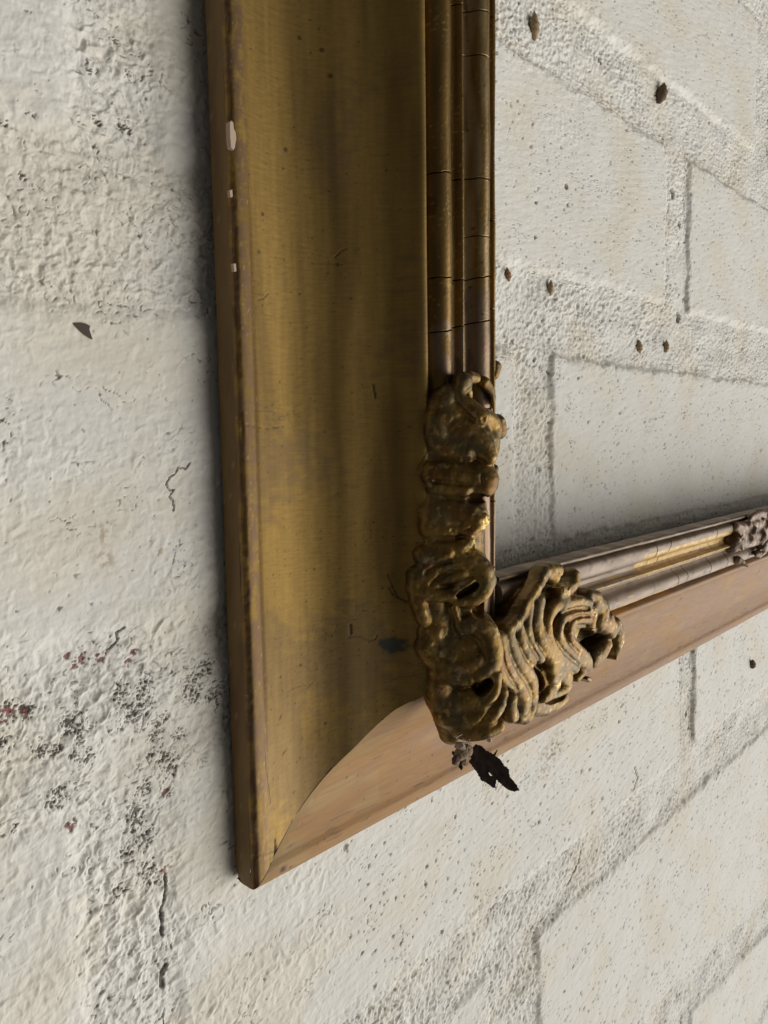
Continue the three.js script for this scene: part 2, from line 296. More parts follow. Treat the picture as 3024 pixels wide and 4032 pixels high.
const GOLD = [.270, .168, .044], UMBER = [.125, .073, .021], DRAB = [.180, .115, .047], GRIME = [.035, .022, .012], MAUVE = [.165, .098, .058];
function sideCoveSkin(w, s) {
  let e = .06 * n3(w / 9, s / 17, 101) + .012 * n3(w / 1.5, s / .6, 102) + .008 * n3(w / .5, s / .3, 103);
  let c = mixc(GOLD, UMBER, sm(-.1, .6, n3(w / 5.5, s / 34, 104) + .35 * n3(w / 1.6, s / 22, 105)) * .55);
  c = mixc(c, DRAB, sm(.0, .5, n3(w / 12, s / 20, 106) + .4 * n3(w / 2.2, s / 1.7, 107) + (s < 46 ? .32 : -.12)) * .75);
  c = mul(c, 1 + .16 * n3(w / 2.6, s / .3, 108) + .14 * n3(w / .8, s / 9, 109) + .10 * n3(w / .35, s / .3, 110));
  let k = Math.max(specks(w, s, 1.3, s < 60 ? .5 : .14, .08, .2, 120), specks(w, s, 4.1, .18, .12, .3, 130) * .8);
  const fm = sm(.05, .4, n3(w / 9, s / 12, 111) + (s < 60 ? .12 : -.1));
  k = Math.max(k, (1 - sm(0, .05, Math.abs(n3(w / 3.1, s / 1.5, 112) + .1 * n3(w, s, 3)))) * fm * .4);
  for (const [p, wd, a] of SIDE_CRACKS) { if (Math.abs(p[0][0] - w) > 9 || Math.abs(p[0][1] - s) > 16) continue; const t = (1 - sm(wd * .5, wd * 1.4, segDist(p, w + .08 * n3(w / .4, s / .4, 1), s + .08 * n3(w / .4, s / .4, 2)))) * a; k = Math.max(k, t); e -= .07 * t; }
  for (const [a, b, r] of SIDE_SPOTS) { const d = Math.hypot(w - a, s - b); if (d < r * 2) k = Math.max(k, (1 - sm(r * .5, r * 1.3, d)) * .75); }
  c = mixc(c, GRIME, k);
  { const d = Math.hypot((w - 25.2) * .9, s - 37.3) / 1.9 + .35 * n3(w / .8, s / .8, 140); c = mixc(c, [.035, .05, .05], (1 - sm(.55, 1, d)) * .85); }
  if (w < 16 && s - w < .3) c = mixc(c, GRIME, sm(-.1, .2, n3(s / 1.7, 3, 141) + .15) * .8);   // the opened mitre
  if (w < 3.6) {                                            // the rubbed outer edge
    const t = sm(-.25, .2, n3(w / .9, s / 3.2, 150) + .4 * n3(w / .3, s / .5, 151)) * (1 - sm(2.5, 3.3, w + .4 * n3(s / 2, 4, 4)));
    c = mixc(c, MAUVE, t * .8);
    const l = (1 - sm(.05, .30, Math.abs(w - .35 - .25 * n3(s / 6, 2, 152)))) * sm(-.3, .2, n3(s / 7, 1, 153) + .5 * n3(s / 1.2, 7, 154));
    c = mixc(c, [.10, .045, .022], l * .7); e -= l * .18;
    c = mixc(c, [.42, .30, .17], sm(.46, .55, n3(w / .35, s / .9, 155)) * .5);
  }
  return [e, c];
}
const DUSTY = [.335, .170, .046], ROSE = [.315, .172, .078];
function lowCoveSkin(w, s) {
  let e = .06 * n3(w / 9, s / 17, 201) + .016 * n3(w / .6, s / 4, 202) + .008 * n3(w / .4, s / .4, 203);
  let c = mixc(DUSTY, ROSE, sm(-.2, .4, n3(w / 9, s / 22, 204) + (s > 58 ? .3 : -.2) + .3 * n3(w / 2, s / 5, 205)));
  c = mixc(c, [.36, .22, .075], sm(.1, .5, n3(w / 4, s / 13, 206) + .3 * n3(w / 1, s / 6, 207) + (s < 30 ? .15 : -.15)) * .7);
  const gr_ = n3(w / .42, s / 7, 208) * .7 + n3(w / .9, s / 16, 209) * .6;
  c = mul(c, 1 + .24 * gr_ + .07 * n3(w / .4, s / .4, 210));
  let k = sm(.42, .62, gr_ + .2 * n3(w / 3, s / 5, 211)) * .5;
  k = Math.max(k, specks(w, s, 1.8, .16, .1, .28, 220), specks(w, s, 4.6, .22, .15, .4, 230) * .8);
  for (const [a, b, r] of [[1.5, 5.7, .7], [1.1, 7.4, .3], [23.4, 156.4, .7], [20.5, 235, .8], [24.5, 181.6, .6], [13, 58, .5], [14.5, 52, .6], [12.5, 49, .5]]) { const d = Math.hypot(w - a, (s - b) * .7) + .2 * n3(w / .4, s / .4, 5); if (d < r * 2) k = Math.max(k, (1 - sm(r * .4, r, d)) * .9); }
  c = mixc(c, GRIME, k);
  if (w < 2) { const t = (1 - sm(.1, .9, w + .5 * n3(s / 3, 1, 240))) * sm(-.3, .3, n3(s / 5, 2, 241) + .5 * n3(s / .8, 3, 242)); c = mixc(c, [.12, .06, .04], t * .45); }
  if (s - w < 4) c = mixc(c, GOLD, sm(.1, .5, n3(w / 1.2, s / 1.2, 250) + .9 - (s - w) * .3) * .6);
  if (w > 2 && w < 5.5) c = mixc(c, [.10, .06, .03], sm(.25, .5, n3(w / .5, s / 5, 243) + .2 * n3(s / 14, 9, 244)) * .55);
  return [e, c];
}
const outerSkin = (v) => (w, s, z) => {
  let c = mixc([.205, .118, .036], [.16, .088, .028], sm(-.3, .5, n3(z / 2.5, s / 13, 301) + .4 * n3(z / .6, s / 3, 302)));
  c = mixc(c, [.32, .25, .14], sm(.52, .62, n3(z / .8, s / 1.4, 303)) * .7); c = mul(c, 1 + .1 * n3(z / .3, s / 2.5, 304));
  return [.12 * n3(s / 15, 1, v) - (s < 3 ? .4 * (1 - s / 3) * sm(1.5, 0, z) : 0), c];
};
const BRONZE = [.22, .130, .036], PALE = [.225, .158, .098], BRIGHT = [.58, .38, .115];
function beadSkin(vertical, part) {
  return (w, s, z) => {
    let e = .14 * n3(s / 19, part * 3, 401 + vertical) + .05 * n3(s / 4, w / 4, 402) + .018 * n3(w / .6, s / .6, 403) + .012 * n3(w / .3, s / .3, 404);
    let c;
    if (vertical) {
      c = mixc(BRONZE, UMBER, sm(-.2, .4, n3(w / 2, s / 16, 405 + part)) * .7);
      c = mixc(c, BRIGHT, sm(.42, .6, n3(w / .35, s / .5, 406) + .3 * n3(s / 6, part, 3)) * .5);
      if (part === 3) c = mixc(c, [.33, .235, .12], sm(-.3, .3, n3(w / .8, s / 11, 412) + .1) * .75);  // highlight along the rail top put into the colour as lighter tan
      const bare = part === 3 ? sm(-.1, .1, 99.5 - s + 1.5 * n3(w, s / 2, 407)) : part < 3 ? sm(-.1, .1, 93 - s + 1.2 * n3(w, s / 2, 408)) * sm(-.05, .15, n3(w / 2, s / 5, 409) + .15) : sm(.0, .2, 62 - s + 3 * n3(w, s / 2, 410));
      c = mixc(c, mixc(PALE, [.22, .13, .10], sm(0, .4, n3(w / .8, s / 4, 411))), bare * .8);
    } else {
      c = mixc(PALE, [.30, .22, .16], sm(-.2, .4, n3(w / 1.5, s / 9, 415)));
      const gilt = part === 3 ? sm(-.2, .2, Math.min(s - 110.5 + .8 * n3(w / .6, s, 416), 190 - s, 43.2 - w) ) : part === 2 ? .7 * sm(-.3, .2, n3(w / .5, s / 8, 417) + (s > 112 ? .3 : -.1)) : part === 1 ? sm(.05, .2, n3(w / .5, s / 6, 418) + (w < 32.2 && s < 134 ? .45 : -.5)) : .4 * sm(0, .3, n3(w, s / 6, 419));
      if (part === 3 && s < 110.5) e += .28;
      c = mixc(c, mixc([.46, .28, .075], BRIGHT, sm(0, .4, n3(w / .8, s / 2, 420))), gilt);
      c = mixc(c, [.12, .09, .075], sm(.3, .5, n3(w / 2.4, s / 2.6, 421)) * .5);
      if (part === 4) c = mixc(c, [.13, .085, .05], sm(-.4, .1, n3(w / .8, s / 5, 422)) * .85);
    }
    c = mul(c, 1 + .12 * n3(w / .5, s / .4, 430) + .08 * n3(w / 1.2, s / 3, 431));
    c = mixc(c, GRIME, Math.max(specks(w, s, 1.5, .14, .1, .28, 440), sm(.45, .6, n3(w / 1.6, s / 5, 441)) * .4));
    return [e, c];
  };
}
const giltMat = vmat({ roughness: .55, metalness: .72 }), dustyMat = vmat({ roughness: .68, metalness: .06 }), woodMat = vmat({ roughness: .6, metalness: .05 }), beadMat = vmat({ roughness: .38, metalness: .7 }), dullBeadMat = vmat({ roughness: .52, metalness: .35 });
const sideRail = groupOf('side_rail', frame), lowRail = groupOf('bottom_rail', frame);
const sideTs = spread(0, 215, (t) => t < 150 ? .2 : 1.5), lowTs = spread(0, 330, (t) => t < 60 ? .24 : t < 240 ? .5 : 2);
mesh('outer_side', rail(true, OUTER, spread(0, 215, () => .8), { mitre: true, skin: outerSkin(1) }), woodMat, sideRail);
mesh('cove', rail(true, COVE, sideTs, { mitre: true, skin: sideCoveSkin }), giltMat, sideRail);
mesh('outer_side', rail(false, OUTER, spread(0, 330, () => .8), { mitre: true, skin: outerSkin(2) }), woodMat, lowRail);
const lowCove = mesh('cove', rail(false, COVE, lowTs, { mitre: true, skin: lowCoveSkin }), dustyMat, lowRail);
lowCove.userData.label = 'dusty pinkish tan cove of the bottom rail';
const line = (pts, s) => (w) => { let i = 0; while (i + 2 < pts.length && pts[i + 1][0] < w) i++; const [a, b] = [pts[i], pts[i + 1]], t = clamp((w - a[0]) / (b[0] - a[0])); return a[1] + (b[1] - a[1]) * t - s + .12 * n3(w / .9, s, 5); };
const sideC = [[117.4, [[30, 117], [34, 117.6], [38.6, 117.3], [39.4, 118.4], [45, 118.6]], .9], [101, [[30, 100.1], [38.5, 100.7], [45.3, 102.2]], .9], [93, [[30, 91], [34, 91.6], [38.5, 93], [45, 94.4]], .7], [146, [[30, 145], [45, 146.5]], .6], [139, [[30, 139], [45, 139]], .25], [108.6, [[30, 108.2], [45, 108.8]], .15]];
const lipC = [[96.5, [[45, 96.4], [47, 96.6]], .6], [112, [[45, 112], [47, 112]], .4], [61.5, [[45, 61.3], [47, 61.7]], .8], [49, [[45, 49], [47, 49]], .4]];
const lowC = [[127.5, [[39, 124], [43, 125.5], [45.4, 127.8]], .7], [118, [[39, 118], [45, 118]], .3], [160, [[39, 160], [45, 160]], .3]];
const lowB = [[133.7, [[31, 133.2], [34, 133.9], [36, 133]], .5], [140.1, [[31, 139.4], [34, 140.4], [36, 139.8]], .7], [158, [[31, 157], [36, 158]], .3], [172, [[31, 171], [36, 172]], .4], [191.7, [[31, 191], [36, 191]], .6]];
const mk = (l, width) => l.map(([s, p, depth]) => ({ s, depth, width, wob: line(p, s) }));
const vT = spread(30, 215, (t) => t < 150 ? .25 : 2), hT = spread(47.9, 330, (t) => t < 240 ? .35 : 2);
mesh('bead_moulding', rail(true, BEAD, vT, { skin: beadSkin(1, 1), cracks: mk(sideC.slice(0, 4)), cap: true }), beadMat, sideRail);
mesh('thin_bead', rail(true, THIN, vT, { skin: beadSkin(1, 2), cracks: mk(sideC.slice(0, 4)), cap: true }), beadMat, sideRail);
mesh('inner_rail', rail(true, RAIL, vT, { skin: beadSkin(1, 3), cracks: mk(sideC), cap: true }), beadMat, sideRail);
mesh('sight_edge', rail(true, LIP, vT, { skin: beadSkin(1, 4), cracks: mk(lipC), cap: true }), beadMat, sideRail);
mesh('bead_moulding', rail(false, BEAD, hT, { skin: beadSkin(0, 1), cracks: mk(lowB, 1.6), cap: true }), dullBeadMat, lowRail);
mesh('thin_bead', rail(false, THIN, hT, { skin: beadSkin(0, 2), cap: true }), dullBeadMat, lowRail);
mesh('inner_rail', rail(false, RAIL, hT, { skin: beadSkin(0, 3), cracks: mk(lowC, 1.6), cap: true }), dullBeadMat, lowRail);
mesh('sight_edge', rail(false, LIP, hT, { skin: beadSkin(0, 4), cap: true }), dullBeadMat, lowRail);

// small losses where bare plaster shows on the outer edge
function chip(pts, z, t, parent) {
  const sh = new THREE.Shape(pts.map(([w, s]) => new THREE.Vector2(w * K, s * K)));
  const g = new THREE.ExtrudeGeometry(sh, { depth: t * K, bevelEnabled: true, bevelSize: .08 * K, bevelThickness: .08 * K, bevelSegments: 1, steps: 1 });
  g.translate(0, 0, z * K);
  const m = mesh('plaster_chip', g, new THREE.MeshStandardMaterial({ color: new THREE.Color(.52, .39, .29), roughness: .85 }), parent); m.userData.label = 'chip of bare pinkish white plaster on the outer edge';
}
chip([[-.12, 120.2], [.2, 120.5], [.45, 120.3], [.5, 119.5], [.8, 119.1], [.9, 118.2], [.7, 117.5], [.6, 116.9], [.3, 116.5], [-.05, 116.8], [-.15, 118]], 4.35, .85, sideRail);
chip([[-.1, 99.9], [.3, 100], [.35, 99], [.0, 98.9]], 4.4, .5, sideRail);
chip([[-.2, 110.6], [.25, 110.8], [.3, 109.9], [-.1, 109.7]], 4.2, .5, sideRail);

// ornament chains: arm, added or carved, joints as x, y, z, radius (mm in the frame)
const STROKES=[
['V','+',[[33.45,82.77,22.45,1.68]]],
['V','+',[[32.52,81.11,22.51,1.01],[32.76,79.85,22.71,1.01],[33.71,78.89,23.41,1.23],[34.73,77.72,24.33,1.34],[35.33,76.66,24.93,1.34]]],
['V','+',[[32.61,78.85,18.94,3.25],[33.9,76.95,18.72,4.37],[35.19,74.93,19.24,4.93],[35.92,73.85,20.87,4.37],[36.28,72.77,22.71,3.36],[36.33,71.38,24.55,2.13],[36.37,69.88,25.97,1.23]]],
['V','+',[[30.96,76.56,18.71,2.46],[31.16,74.45,18.51,2.69],[31.78,72.33,19.21,2.69],[32.44,71.46,20.62,2.24],[33.63,70.57,23.0,1.46]]],
['V','+',[[31.91,80.72,20.62,1.79],[31.67,79.89,19.82,2.24]]],
['V','+',[[37.56,77.03,23.4,1.6],[40.01,75.96,23.0,2.0],[40.97,74.53,22.8,2.2],[40.39,73.0,23.0,2.0],[40.2,71.03,23.4,1.6],[39.05,69.41,24.0,1.0]]],
['V','+',[[45.83,76.03,21.0,1.5],[46.24,74.32,21.0,1.5]]],
['V','+',[[35.78,83.7,22.0,1.0],[37.6,83.57,22.1,0.9]]],
['V','+',[[41.83,83.04,20.8,1.2],[43.18,81.64,20.9,1.1],[43.57,79.97,21.2,0.8],[42.79,78.28,21.4,0.6]]],
['V','+',[[47.55,86.11,19.2,1.3],[46.94,84.7,19.6,0.9]]],
['V','+',[[35.05,82.07,22.1,0.9],[35.4,80.59,22.1,0.9]]],
['V','-',[[39.48,81.66,21.2,1.0],[41.56,80.17,21.17,1.1],[43.11,78.86,21.29,0.7]]],
['V','-',[[38.6,79.86,21.7,1.0]]],
['V','+',[[31.2,67.14,17.95,3.14],[32.55,67.12,18.87,3.47],[34.61,66.97,20.59,3.81],[36.2,66.62,22.47,3.7],[36.75,65.95,23.85,3.14],[36.4,65.2,24.77,2.24]]],
['V','+',[[43.1,67.56,22.1,0.9]]],
['V','+',[[40.2,69.03,23.3,0.7],[40.1,66.82,23.3,0.7]]],
['V','+',[[30.02,65.12,19.02,1.57],[31.65,64.98,20.42,1.79],[33.47,64.62,22.37,1.79]]],
['V','-',[[28.88,69.81,19.87,0.4],[30.51,69.66,21.55,0.5],[32.81,69.61,24.06,0.45]]],
['V','-',[[28.98,66.08,20.02,0.4],[31.22,65.7,22.31,0.45],[33.01,65.24,24.29,0.3]]],
['V','-',[[34.32,66.92,25.7,0.25],[34.36,65.64,25.8,0.25]]],
['V','-',[[31.23,76.31,22.39,0.3],[30.47,74.95,21.63,0.35],[30.59,73.37,21.79,0.3]]],
['V','-',[[34.58,76.44,25.93,0.35],[35.42,73.79,26.87,0.4],[35.56,71.14,27.03,0.35]]],
['V','-',[[28.9,63.07,19.52,0.35],[31.17,63.02,21.84,0.5],[32.95,62.78,23.72,0.6]]],
['V','-',[[33.97,62.83,24.19,0.97],[35.01,62.81,25.34,0.97]]],
['V','+',[[32.09,63.06,22.58,0.62]]],
['V','+',[[31.16,60.0,17.55,3.36],[32.78,60.1,18.51,3.92],[34.63,60.2,20.34,4.03],[35.42,59.77,22.1,3.36],[35.41,59.23,23.89,2.13]]],
['V','+',[[29.59,58.05,17.92,2.02],[30.79,57.76,19.47,1.79],[31.68,57.34,20.95,1.46]]],
['V','+',[[33.3,58.22,22.47,1.57],[34.02,57.68,23.58,1.34],[34.67,58.45,24.23,1.34]]],
['V','+',[[38.92,54.98,20.8,1.2],[38.68,53.08,20.8,1.2]]],
['V','+',[[37.99,61.72,23.5,0.5],[37.76,60.4,23.5,0.5],[37.3,59.36,23.4,0.6]]],
['V','-',[[28.16,55.7,18.88,0.4],[29.73,56.05,20.45,0.55],[31.53,56.14,22.34,0.6]]],
['V','-',[[30.92,57.46,22.03,0.35],[31.34,56.93,22.52,0.4],[33.11,57.94,24.44,0.3]]],
['V','-',[[29.36,31.83,20.5,0.25],[31.32,30.91,22.49,0.3],[32.71,30.89,24.05,0.25]]],
['V','-',[[29.86,25.63,20.94,0.3],[31.76,25.15,22.99,0.3],[34.16,25.53,25.54,0.3]]],
['V','-',[[35.08,25.95,26.59,0.3],[34.36,24.22,25.74,0.3],[33.15,22.82,24.55,0.25]]],
['V','-',[[27.97,35.86,18.99,0.3],[29.9,34.95,20.99,0.3],[31.76,34.92,23.05,0.25]]],
['V','+',[[28.77,53.33,17.2,1.9],[29.85,53.84,18.52,1.79],[31.07,54.46,20.07,1.57],[32.69,54.68,22.13,1.34],[33.52,55.58,23.68,0.9]]],
['V','+',[[29.37,52.9,19.86,0.9],[30.69,53.66,21.31,0.9]]],
['V','+',[[30.7,49.62,16.06,3.58],[33.18,50.1,17.69,4.26],[35.46,49.51,20.57,3.92],[36.21,48.55,22.91,2.91]]],
['V','+',[[31.82,36.41,16.9,3.7],[34.37,36.08,18.7,4.37],[36.27,36.3,21.3,3.92]]],
['V','+',[[33.05,27.06,18.34,3.58],[35.35,26.45,19.82,4.26],[37.15,26.1,22.74,3.58]]],
['V','+',[[28.29,49.51,16.34,2.13],[29.54,50.41,17.52,2.24],[31.11,51.69,19.12,2.24],[33.01,52.19,20.91,2.46],[34.8,51.62,22.81,2.46],[35.94,50.26,24.09,2.35],[36.27,48.66,24.67,2.24]]],
['V','+',[[28.26,47.52,16.34,2.13],[29.58,48.41,17.82,2.02],[31.17,49.44,19.57,2.02],[33.15,50.06,21.67,2.02]]],
['V','-',[[27.84,50.41,18.76,0.45],[29.26,51.71,20.31,0.45],[30.89,52.33,22.02,0.4]]],
['V','-',[[28.45,48.41,19.42,0.4],[29.79,49.97,20.87,0.4],[31.94,50.98,23.17,0.4]]],
['V','+',[[28.53,46.83,17.88,1.57],[30.09,46.39,20.01,1.23],[31.57,46.61,21.69,1.12],[32.49,47.52,22.81,1.01],[33.57,48.43,23.96,1.01]]],
['V','+',[[35.77,47.07,24.77,1.79],[35.1,45.87,24.32,1.57],[34.01,45.23,23.53,1.34],[32.69,45.25,22.43,1.12],[31.36,45.55,21.52,0.78]]],
['V','-',[[31.78,46.34,22.93,0.6],[32.74,47.12,23.84,0.8],[33.63,48.02,24.81,0.7]]],
['V','+',[[27.96,45.51,16.6,1.68],[28.19,43.51,17.07,1.57],[28.48,42.15,17.5,1.46]]],
['V','+',[[31.46,44.13,17.79,2.24],[31.61,42.12,17.99,2.24],[32.87,42.76,19.34,2.24]]],
['V','+',[[31.81,43.94,21.62,0.67],[32.14,42.33,22.02,0.67],[32.53,40.97,22.19,0.78]]],
['V','-',[[35.23,43.33,24.73,1.4],[35.76,44.0,25.49,1.1]]],
['V','+',[[39.37,52.17,20.6,1.4]]],
['V','+',[[33.46,40.57,22.45,1.68],[34.79,40.84,23.47,2.02],[36.12,39.96,24.69,2.13],[36.79,38.1,25.39,2.13],[37.08,36.25,25.69,2.13],[37.0,34.25,25.77,2.02],[35.97,32.85,25.2,1.68],[34.9,31.85,24.48,1.34]]],
['V','+',[[29.51,39.69,17.02,2.02],[30.46,39.96,18.61,1.68]]],
['V','+',[[29.53,37.14,17.16,2.46],[30.99,35.41,18.06,2.91],[32.7,34.08,19.68,3.02],[34.23,33.76,21.68,2.8],[35.44,34.57,23.41,2.46]]],
['V','+',[[31.11,32.55,18.86,2.46],[32.7,31.78,20.82,2.24],[33.78,31.47,22.85,1.68]]],
['V','-',[[28.8,37.68,19.76,0.45],[30.39,37.37,21.5,0.5],[32.32,37.03,23.5,0.5],[33.46,37.42,24.72,0.4]]],
['V','-',[[35.29,30.41,26.21,1.0],[34.46,29.27,25.28,0.9]]],
['V','-',[[34.12,29.13,25.21,0.6],[32.33,29.33,23.43,0.5],[30.91,29.5,21.9,0.4]]],
['V','+',[[37.04,31.87,26.73,1.12],[36.8,29.92,26.73,1.12],[36.43,28.52,26.48,1.12],[35.71,27.37,25.63,1.12]]],
['V','+',[[30.94,29.67,18.61,2.46],[31.74,27.5,18.81,2.91],[33.31,26.76,20.2,3.14],[34.59,27.16,22.26,2.69],[35.73,26.25,24.07,2.24]]],
['V','+',[[32.23,24.6,19.66,2.69],[33.74,23.85,21.31,2.69],[35.09,24.26,23.11,2.46],[36.36,24.92,25.02,2.02]]],
['V','+',[[39.01,28.19,26.73,1.12],[38.35,26.5,26.66,1.23],[36.78,25.2,26.53,1.34],[36.19,24.07,25.93,1.34]]],
['V','+',[[41.7,26.34,26.58,1.34],[41.36,24.71,26.42,1.57],[41.96,23.23,26.35,1.68]]],
['V','-',[[39.03,27.11,27.42,0.4],[38.81,25.42,27.4,0.5],[37.54,24.02,27.42,0.4]]],
['V','+',[[33.07,21.97,21.92,1.79],[34.59,21.65,23.57,1.79],[36.1,21.88,25.25,1.68],[37.69,22.34,26.58,1.34]]],
['H','+',[[38.58,38.56,24.63,1.43],[38.96,35.0,24.74,1.56],[40.03,31.93,24.69,1.56],[42.79,28.63,24.4,1.56],[45.25,26.16,24.14,1.43]]],
['H','+',[[40.68,37.45,24.72,1.43],[41.23,34.52,24.74,1.56],[42.59,31.92,24.56,1.69],[45.62,28.85,24.32,1.69],[48.24,26.22,23.76,1.82],[50.67,23.19,23.16,1.79],[51.23,21.02,22.06,2.24],[51.58,19.73,21.78,2.13]]],
['H','+',[[43.32,38.06,24.55,1.56],[44.07,35.35,24.61,1.69],[46.57,31.62,24.43,1.82],[50.09,28.69,24.14,1.82],[52.54,25.9,23.71,1.82],[53.53,23.22,23.14,1.82],[54.27,20.48,22.5,1.68],[53.58,18.68,21.74,1.82]]],
['H','-',[[39.6,37.06,26.1,0.35],[40.21,34.03,26.18,0.4],[41.64,31.17,26.08,0.4],[44.45,28.03,25.78,0.4],[46.68,25.53,25.4,0.35]]],
['H','-',[[42.14,37.27,26.1,0.35],[43.03,34.14,26.18,0.4],[44.77,31.33,26.08,0.4],[47.95,28.07,25.78,0.4],[50.71,25.08,25.3,0.35]]],
['H','t',[[44.14,38.48,24.76,1.3],[47.11,39.72,24.74,1.17],[49.89,41.93,24.4,1.17],[53.42,43.78,24.01,1.17],[55.98,45.05,23.59,1.3],[58.53,46.66,23.03,1.43]]],
['H','t',[[61.8,45.49,22.87,1.9],[59.77,46.62,22.9,1.56],[63.42,46.27,22.88,1.69]]],
['H','+',[[50.88,41.44,24.37,1.3],[49.41,38.55,24.76,1.3],[49.68,35.92,24.95,1.3],[51.36,33.12,25.0,1.3],[53.91,30.83,24.9,1.3]]],
['H','+',[[46.8,37.98,24.81,1.3],[47.14,35.97,24.95,1.3],[48.77,33.36,25.0,1.3],[50.96,31.01,24.9,1.3]]],
['H','-',[[48.28,38.57,25.95,0.35],[48.26,36.58,26.15,0.35],[49.9,33.88,26.2,0.35],[52.42,31.08,26.11,0.3]]],
['H','+',[[54.86,41.77,23.79,1.79],[53.26,38.99,23.99,2.02],[53.47,35.92,24.35,1.9],[55.53,32.72,24.62,1.68],[59.09,29.53,24.37,1.69],[63.79,26.42,24.06,1.56],[66.91,23.52,23.61,1.43]]],
['H','+',[[63.84,40.54,24.26,1.56],[59.12,39.42,24.4,1.56],[56.56,37.22,24.64,1.56],[56.73,34.52,24.74,1.56],[59.44,31.08,24.64,1.56],[63.56,28.18,24.35,1.56],[68.98,25.17,23.82,1.56]]],
['H','+',[[72.9,38.33,25.13,1.17],[66.91,39.63,24.86,1.3],[62.3,39.27,24.99,1.17]]],
['H','-',[[71.77,37.39,26.02,0.45],[65.33,38.35,25.95,0.5],[60.06,37.81,26.0,0.5],[58.35,35.68,26.1,0.5],[59.24,32.87,26.17,0.45],[63.6,29.2,25.93,0.4],[68.85,26.01,25.5,0.35]]],
['H','+',[[73.47,36.5,24.77,1.43],[66.51,37.22,24.9,1.3],[61.9,36.74,24.9,1.3],[60.48,34.59,25.0,1.3],[62.22,31.79,24.95,1.3],[66.46,28.7,24.53,1.43],[71.39,26.03,24.02,1.56],[75.36,23.64,23.48,1.56]]],
['H','-',[[71.62,35.95,26.15,0.35],[66.52,36.63,26.08,0.4],[63.46,35.86,26.13,0.4],[62.75,34.15,26.18,0.4],[64.19,31.65,26.15,0.35],[68.06,28.71,25.91,0.3]]],
['H','+',[[72.6,35.13,25.0,1.3],[67.12,35.8,25.08,1.17],[64.71,34.59,25.13,1.17],[65.17,32.5,25.08,1.17],[68.21,29.68,24.81,1.3],[72.51,27.0,24.29,1.43],[74.76,24.86,23.9,1.43]]],
['H','+',[[76.45,37.63,23.92,2.24],[80.06,35.48,23.23,3.02],[79.26,33.59,23.5,2.8],[82.1,32.03,23.79,2.46]]],
['H','+',[[75.13,34.99,23.76,2.24],[74.45,33.43,24.32,1.68]]],
['H','t',[[69.3,44.59,23.56,1.43],[68.69,43.19,23.77,1.56],[65.66,42.2,24.1,1.43],[62.22,41.79,24.32,1.3]]],
['H','+',[[73.96,39.6,24.35,1.56],[77.35,38.74,24.5,1.56]]],
['H','+',[[85.77,31.31,24.41,1.79],[87.88,29.11,23.88,2.13],[88.29,26.76,23.78,1.9],[87.85,24.84,24.03,1.3]]],
['H','+',[[84.43,29.96,24.09,2.02],[82.35,33.03,24.28,2.02]]],
['H','+',[[87.85,24.78,24.28,1.04],[87.4,23.23,24.32,0.65]]],
['H','+',[[83.87,26.88,23.07,2.02],[82.56,25.42,22.35,2.46],[80.66,24.55,22.27,2.35],[78.97,24.08,22.72,1.79]]],
['H','-',[[71.02,31.47,25.64,1.7],[73.73,30.22,25.3,2.5],[77.09,28.59,25.23,2.1],[79.19,27.65,25.37,1.3]]],
['H','+',[[74.73,23.3,23.94,1.04],[72.66,23.04,24.02,0.91],[70.48,22.48,23.87,0.91]]],
['H','+',[[74.52,21.46,24.18,0.33],[76.47,20.66,23.63,0.65]]],
['H','-',[[54.61,27.52,24.88,1.1],[55.8,25.92,24.52,1.5],[57.03,23.87,24.16,1.2]]],
['H','-',[[55.64,26.38,22.22,1.3]]],
['H','+',[[58.83,27.89,24.56,1.3],[62.02,25.79,24.1,1.43],[65.66,23.28,23.69,1.3],[67.59,21.5,23.2,1.3],[64.84,20.93,23.18,1.17],[61.48,21.09,23.35,1.04],[58.23,21.28,23.4,1.04]]],
['H','+',[[59.86,25.64,24.05,1.43],[62.03,23.32,23.69,1.3],[59.51,22.56,23.62,1.17]]],
['H','+',[[57.23,19.58,21.22,2.02],[62.45,18.03,20.19,2.46],[66.67,17.72,20.05,2.46],[69.38,18.0,20.86,1.79]]],
['H','+',[[58.57,21.19,21.45,1.68],[63.09,19.94,21.07,1.68]]],
['H','-',[[67.85,19.05,23.49,0.9],[64.49,19.06,23.52,0.8],[60.72,19.95,23.88,0.6]]],
];
const FAR_STROKES=[[[175.1,43.93,20.4,1.6],[184.41,43.02,19.8,2.2],[193.32,43.24,19.6,2.4],[201.82,43.55,19.6,2.4]],[[175.43,40.27,21.1,0.9],[182.54,37.9,21.0,1.0],[190.59,37.52,20.8,1.2],[200.7,37.79,20.6,1.4]],[[176.0,42.29,20.6,1.4],[182.29,40.58,20.7,1.3]],[[192.14,38.44,21.3,0.7],[194.5,39.83,21.4,0.6],[197.33,37.04,21.4,0.6]],[[186.5,46.02,21.0,1.0],[192.98,46.54,20.6,1.4],[200.67,46.16,20.4,1.6]],[[197.48,35.64,21.0,1.0],[202.59,35.61,20.9,1.1]]];
const LEAF=[[0.0,0.0],[1.08,-0.24],[1.8,-0.93],[3.23,-1.58],[3.87,-0.64],[3.94,-0.84],[3.58,-1.85],[4.37,-2.38],[5.07,-3.48],[5.93,-4.15],[5.92,-4.99],[6.34,-5.82],[6.91,-6.35],[7.4,-7.03],[7.75,-7.71],[6.83,-8.03],[5.91,-7.8],[5.06,-7.27],[4.64,-6.87],[4.07,-6.47],[3.64,-5.93],[3.57,-7.48],[2.93,-7.37],[2.36,-6.97],[1.78,-6.57],[0.93,-6.19],[0.78,-5.77],[0.07,-4.67],[-0.65,-3.71],[-1.23,-3.03],[-0.79,-2.44],[-1.15,-1.75],[-0.5,-0.59]];
